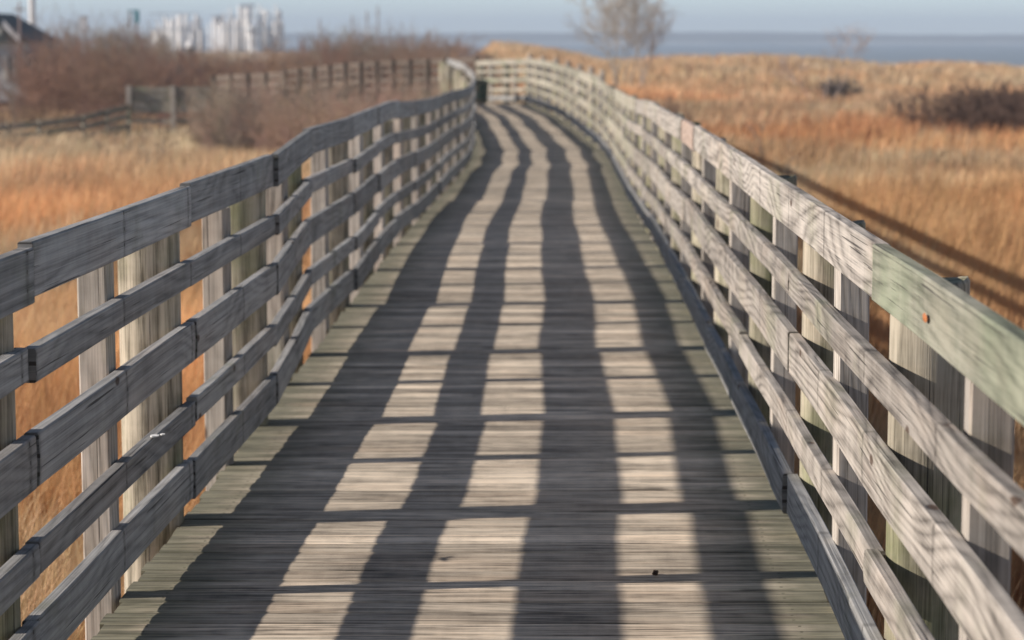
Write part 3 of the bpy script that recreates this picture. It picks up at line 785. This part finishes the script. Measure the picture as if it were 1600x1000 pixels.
# ------------------------------------------------------------------ far buildings and poles
def boxes(name, lst, mat, parent, rz=0.0):
    mb = MB()
    for c, d in lst: mb.box(c, d, rz=rz)
    return mb.build(name, mat, parent)
white = plain('white_paint', (.72, .72, .72), .6); grey = plain('grey_siding', (.42, .44, .46), .8); roofm = plain('dark_roof', (.075, .085, .085), .9)
trim = plain('pale_trim', (.55, .54, .50), .7); glass = plain('dark_glass', (.03, .035, .04), .2)
def house():
    D = 128; X1 = px(46, D); X0 = X1 - 9
    zt = lambda y: pz(y, D)
    root = empty('house', ((X0 + X1) / 2, D + 4, float(ground_h(X0, D))), 'grey house with dark gabled roof and white trim at the left edge behind the brush', 'house')
    zb = -1.5; ze = zt(66)
    boxes('wall', [(((X0 + X1) / 2, D + 4, (zb + ze) / 2), (X1 - X0, 8, ze - zb))], grey, root)
    mb = MB(); xr = (X0 + X1) / 2 + 2.2; zr = zt(20)      # ridge runs away from the viewer
    e = .35
    for y0, y1 in ((D - .5, D + 8.5),):
        A = (X0 - e, y0, ze); Bp = (xr, y0, zr); Cc = (X1 + e, y0, ze); A2 = (X0 - e, y1, ze); B2 = (xr, y1, zr); C2 = (X1 + e, y1, ze)
        mb.quad([A, Bp, B2, A2], [(0, 0)] * 4); mb.quad([Bp, Cc, C2, B2], [(0, 0)] * 4); mb.quad([A, Cc, Bp], [(0, 0)] * 3); mb.quad([A2, B2, C2], [(0, 0)] * 3); mb.quad([A, A2, C2, Cc], [(0, 0)] * 4)
    mb.build('roof', roofm, root)
    # bargeboard down the right slope
    mb = MB(); path = [Vector((px(14, D), D - .62, zt(42))), Vector((X1 - .25, D - .62, zt(68)))]
    mb.sweep(path, [Vector((0, 1, 0))] * 2, [(0, 0), (.1, 0), (.1, .34), (0, .34)]); mb.build('trim', white, root)
    for p_, w_, y0, y1 in ((8, 5, 44, 54),): boxes('vent', [((px(p_, D), D - .58, (zt(y0) + zt(y1)) / 2), (w_ * D / FPX, .1, zt(y0) - zt(y1)))], trim, root)
    for p_, w_ in ((13, 9), (26, 4), (44, 4)):
        boxes('window_panel', [((px(p_, D), D - .06, (zt(84) + zt(122)) / 2), (w_ * D / FPX, .1, zt(84) - zt(122)))], trim, root)
    boxes('window', [((px(19.5, D), D - .05, (zt(88) + zt(118)) / 2), (3 * D / FPX, .08, zt(88) - zt(118)))], glass, root)
    boxes('window', [((px(35, D), D - .05, (zt(88) + zt(118)) / 2), (6 * D / FPX, .08, zt(88) - zt(118)))], glass, root)
house()
def tube(name, p0, p1, r0, r1, mat, parent, N=10):
    mb = MB()
    for j in range(N):
        a0, a1 = 2 * math.pi * j / N, 2 * math.pi * (j + 1) / N
        P = lambda p, r, a: (p[0] + r * math.cos(a), p[1] + r * math.sin(a), p[2])
        mb.quad([P(p0, r0, a0), P(p0, r0, a1), P(p1, r1, a1), P(p1, r1, a0)], [(0, 0)] * 4); mb.quad([p1, P(p1, r1, a0), P(p1, r1, a1)], [(0, 0)] * 3)
    return mb.build(name, mat, parent, smooth=False)
def pole(name, p_, Y, ytop, r, mat, label, cat, group=None, head=None):
    X = px(p_, Y); z0 = float(ground_h(X, Y)) - .2; root = empty(name, (X, Y, z0), label, cat, group)
    tube('shaft', (X, Y, z0), (X, Y, pz(ytop, Y)), r, r * .75, mat, root)
    if head: head(root, X, Y, pz(ytop, Y))
    return root
pm = plain('grey_pole', (.30, .26, .24), .8)
pole('utility_pole', 36, 112, 3, .055, plain('wood_pole', (.34, .26, .24), .9), 'thin brownish utility pole in front of the house', 'pole',
     head=lambda r, X, Y, z: boxes('crossarm', [((X, Y, z - .35), (.5, .08, .08))], pm, r))
pole('white_mast', 56, 150, -60, .24, white, 'thick white column rising out of the picture beside the house', 'column',
     head=lambda r, X, Y, z: boxes('cap', [((X, Y, z), (.6, .6, .1))], pm, r))
def lamp_head(r, X, Y, z):
    boxes('lamp', [((X, Y - .02, z - .32), (.34, .30, .56))], white, r); boxes('cap', [((X, Y, z), (.32, .32, .06))], pm, r)
pole('street_lamp', 135.5, 112, 27, .05, pm, 'lamp post with a small white head above the brush', 'lamp post', head=lamp_head)
teal = plain('teal_paint', (.03, .22, .27), .5)
def hoist():
    Y = 260; X = px(214, Y); z0 = -1.2; root = empty('boat_hoist', (X, Y, z0), 'teal framed hoist standing above the brush at the left', 'hoist')
    zt = pz(16, Y)
    boxes('panel', [((px(218, Y), Y, pz(26, Y)), (.45, .5, pz(16, Y) - pz(36, Y)))], teal, root)
    boxes('leg', [((px(217, Y), Y + .05, (zt - .2 + z0) / 2), (.28, .3, zt - .2 - z0))], pm, root)
    mb = MB(); mb.sweep([Vector((px(200, Y), Y + .8, z0)), Vector((px(206, Y), Y + .8, zt - .05))], [Vector((1, 0, 0))] * 2, [(-.08, 0), (.08, 0), (.08, .01), (-.08, .01)]); 
    mb = MB(); mb.box((px(205, Y), Y + .8, (zt + z0) / 2), (.20, .2, zt - z0)); mb.build('leg', pm, root)
    boxes('beam', [((px(211, Y), Y + .4, zt - .12), (1.0, .15, .16))], teal, root)
hoist()
def tower(name, Y, cols, beams, panels, label):
    z0 = -1.5; X = px(sum(c[0] for c in cols) / len(cols), Y); root = empty(name, (X, Y, z0), label, 'structure')
    for p_, yt, w_ in cols: 
        zt = pz(yt, Y); boxes('column', [((px(p_, Y), Y + random.uniform(0, 6), (zt + z0) / 2), (w_ * Y / FPX, w_ * Y / FPX, zt - z0))], white, root, rz=.75)
    for p0, p1, y_, h_ in beams: boxes('beam', [((px((p0 + p1) / 2, Y), Y - 1.0, pz(y_, Y)), ((p1 - p0) * Y / FPX, .5, h_ * Y / FPX))], pm2, root)
    for p0, p1, y0, y1 in panels: boxes('panel', [((px((p0 + p1) / 2, Y), Y + 8.5, (pz(y0, Y) + pz(y1, Y)) / 2), ((p1 - p0) * Y / FPX, 3.0, pz(y0, Y) - pz(y1, Y)))], pan, root, rz=.0)
pm2 = plain('blue_grey_steel', (.45, .52, .58), .6); pan = plain('pale_cladding', (.66, .68, .72), .7)
rt = random.Random(21)
def cols(p0, p1, n, ylo, yhi): return [(p0 + (p1 - p0) * (i + rt.uniform(.1, .9)) / n, rt.choice((ylo, yhi)) + rt.uniform(-5, 8), rt.choice((1.5, 2, 2.5, 4, 6))) for i in range(n)]
def pans(p0, p1, n, ylo, yhi):
    out = []
    for i in range(n):
        x = p0 + (p1 - p0) * (i + rt.random() * .6) / n; y = rt.uniform(ylo, yhi); out.append((x, x + rt.uniform(4, 11), y, y + rt.uniform(8, 26)))
    return out
tower('steel_frame', 540, cols(238, 318, 18, 26, 44), [(238, 316, 22, 1.5), (240, 300, 46, 2)], pans(238, 312, 9, 28, 50), 'lower pale steel frame left of the white dome beyond the brush')
tower('steel_frame', 600, cols(328, 446, 34, 12, 34), [(334, 440, 26, 2), (350, 446, 46, 2), (380, 402, 10, 5)], pans(332, 438, 18, 18, 50), 'taller white framed structure right of the white dome beyond the brush')
def dome():
    Y = 240; X = px(301, Y); zb = pz(74, Y); root = empty('white_dome', (X, Y, -1.3), 'small white dome on a dark drum above the brush', 'dome')
    r = 8.5 * Y / FPX
    tube('drum', (X, Y, -1.4), (X, Y, zb), r * .75, r * .75, plain('dark_drum', (.06, .06, .06), .8), root, 16)
    mb = MB(); N = 16; Mv = 6
    for i in range(Mv):
        for j in range(N):
            f = lambda i_, j_: (X + r * math.cos(i_ / Mv * math.pi / 2) * math.cos(2 * math.pi * j_ / N), Y + r * math.cos(i_ / Mv * math.pi / 2) * math.sin(2 * math.pi * j_ / N), zb + .01 + r * 1.3 * math.sin(i_ / Mv * math.pi / 2))
            mb.quad([f(i, j), f(i, j + 1), f(i + 1, j + 1), f(i + 1, j)], [(0, 0)] * 4)
    mb.build('dome_cap', white, root)
dome()
for p_, yt, lb in ((502, 30, 'first thin mast right of the white framed structure'), (552, 24, 'short thin mast over the middle of the brush'), (575, 18, 'thin mast second from the right over the brush'), (592, 10, 'tallest thin mast over the brush, furthest right')):
    pole('mast', p_, 420, yt, .16, pm, lb, 'mast', 'masts beyond the brush', head=lambda r, X, Y, z: boxes('spreader', [((X, Y, z - 1.2), (1.0, .12, .12))], pm, r))

# ------------------------------------------------------------------ small things
mb = MB(); lx, ly = px(1028, 1) * (FPX * HC / (909 - YH)), FPX * HC / (909 - YH)
rr = random.Random(2)
for i in range(5):
    for j in range(8):
        def q(i_, j_):
            t = math.pi * i_ / 5; ph = 2 * math.pi * (j_ % 8) / 8; k = 1 + .28 * math.sin(ph * 3 + t * 2)
            return (lx + .010 * k * math.sin(t) * math.cos(ph), ly + .014 * k * math.sin(t) * math.sin(ph), .009 + .008 * math.cos(t) * k)
        mb.quad([q(i, j), q(i, j + 1), q(i + 1, j + 1), q(i + 1, j)] if 0 < i < 4 else ([q(0, j), q(1, j), q(1, j + 1)] if i == 0 else [q(4, j), q(5, j), q(4, j + 1)]), [(0, 0)] * (4 if 0 < i < 4 else 3))
o = mb.build('dead_leaf', plain('dead_leaf', (.05, .025, .015), .9))
tag(o, 'small curled dark leaf lying on the sunlit deck stripe', 'leaf')

mb = MB(); rr = random.Random(5)
for (dx, dy, dz_, r0) in ((0, 0, 0, .014), (.02, .03, 0, .008), (-.004, -.03, 0, .006)):
    pts = [(-1.145 + dx - .01 + r0 * math.cos(k * .785) * rr.uniform(.7, 1.2), 7.98 + dy + 1.6 * r0 * math.sin(k * .785), .4345) for k in range(8)]
    mb.quad(pts, [(0, 0)] * 8)
o = mb.build('bird_dropping', plain('chalky_white', (.75, .75, .72), .9)); sm_ = o.modifiers.new('thickness', 'SOLIDIFY'); sm_.thickness = .003
tag(o, 'small white bird dropping on top of the second lowest left rail', 'bird dropping')
# ------------------------------------------------------------------ air
HB = NB('haze_air'); HB.t.nodes.remove(HB.b)
pv = HB.n('ShaderNodeVolumePrincipled'); pv.inputs['Color'].default_value = (.70, .83, 1.0, 1); pv.inputs['Density'].default_value = .0004; pv.inputs['Anisotropy'].default_value = 0.0
HB.l(pv.outputs[0], HB.out.inputs['Volume'])
mb = MB(); mb.box((0, 450, 17), (14600, 10400, 56)); hz = mb.build('haze', HB.m)
tag(hz, 'thin pale blue haze over the sea and far shore', 'haze', kind='stuff')
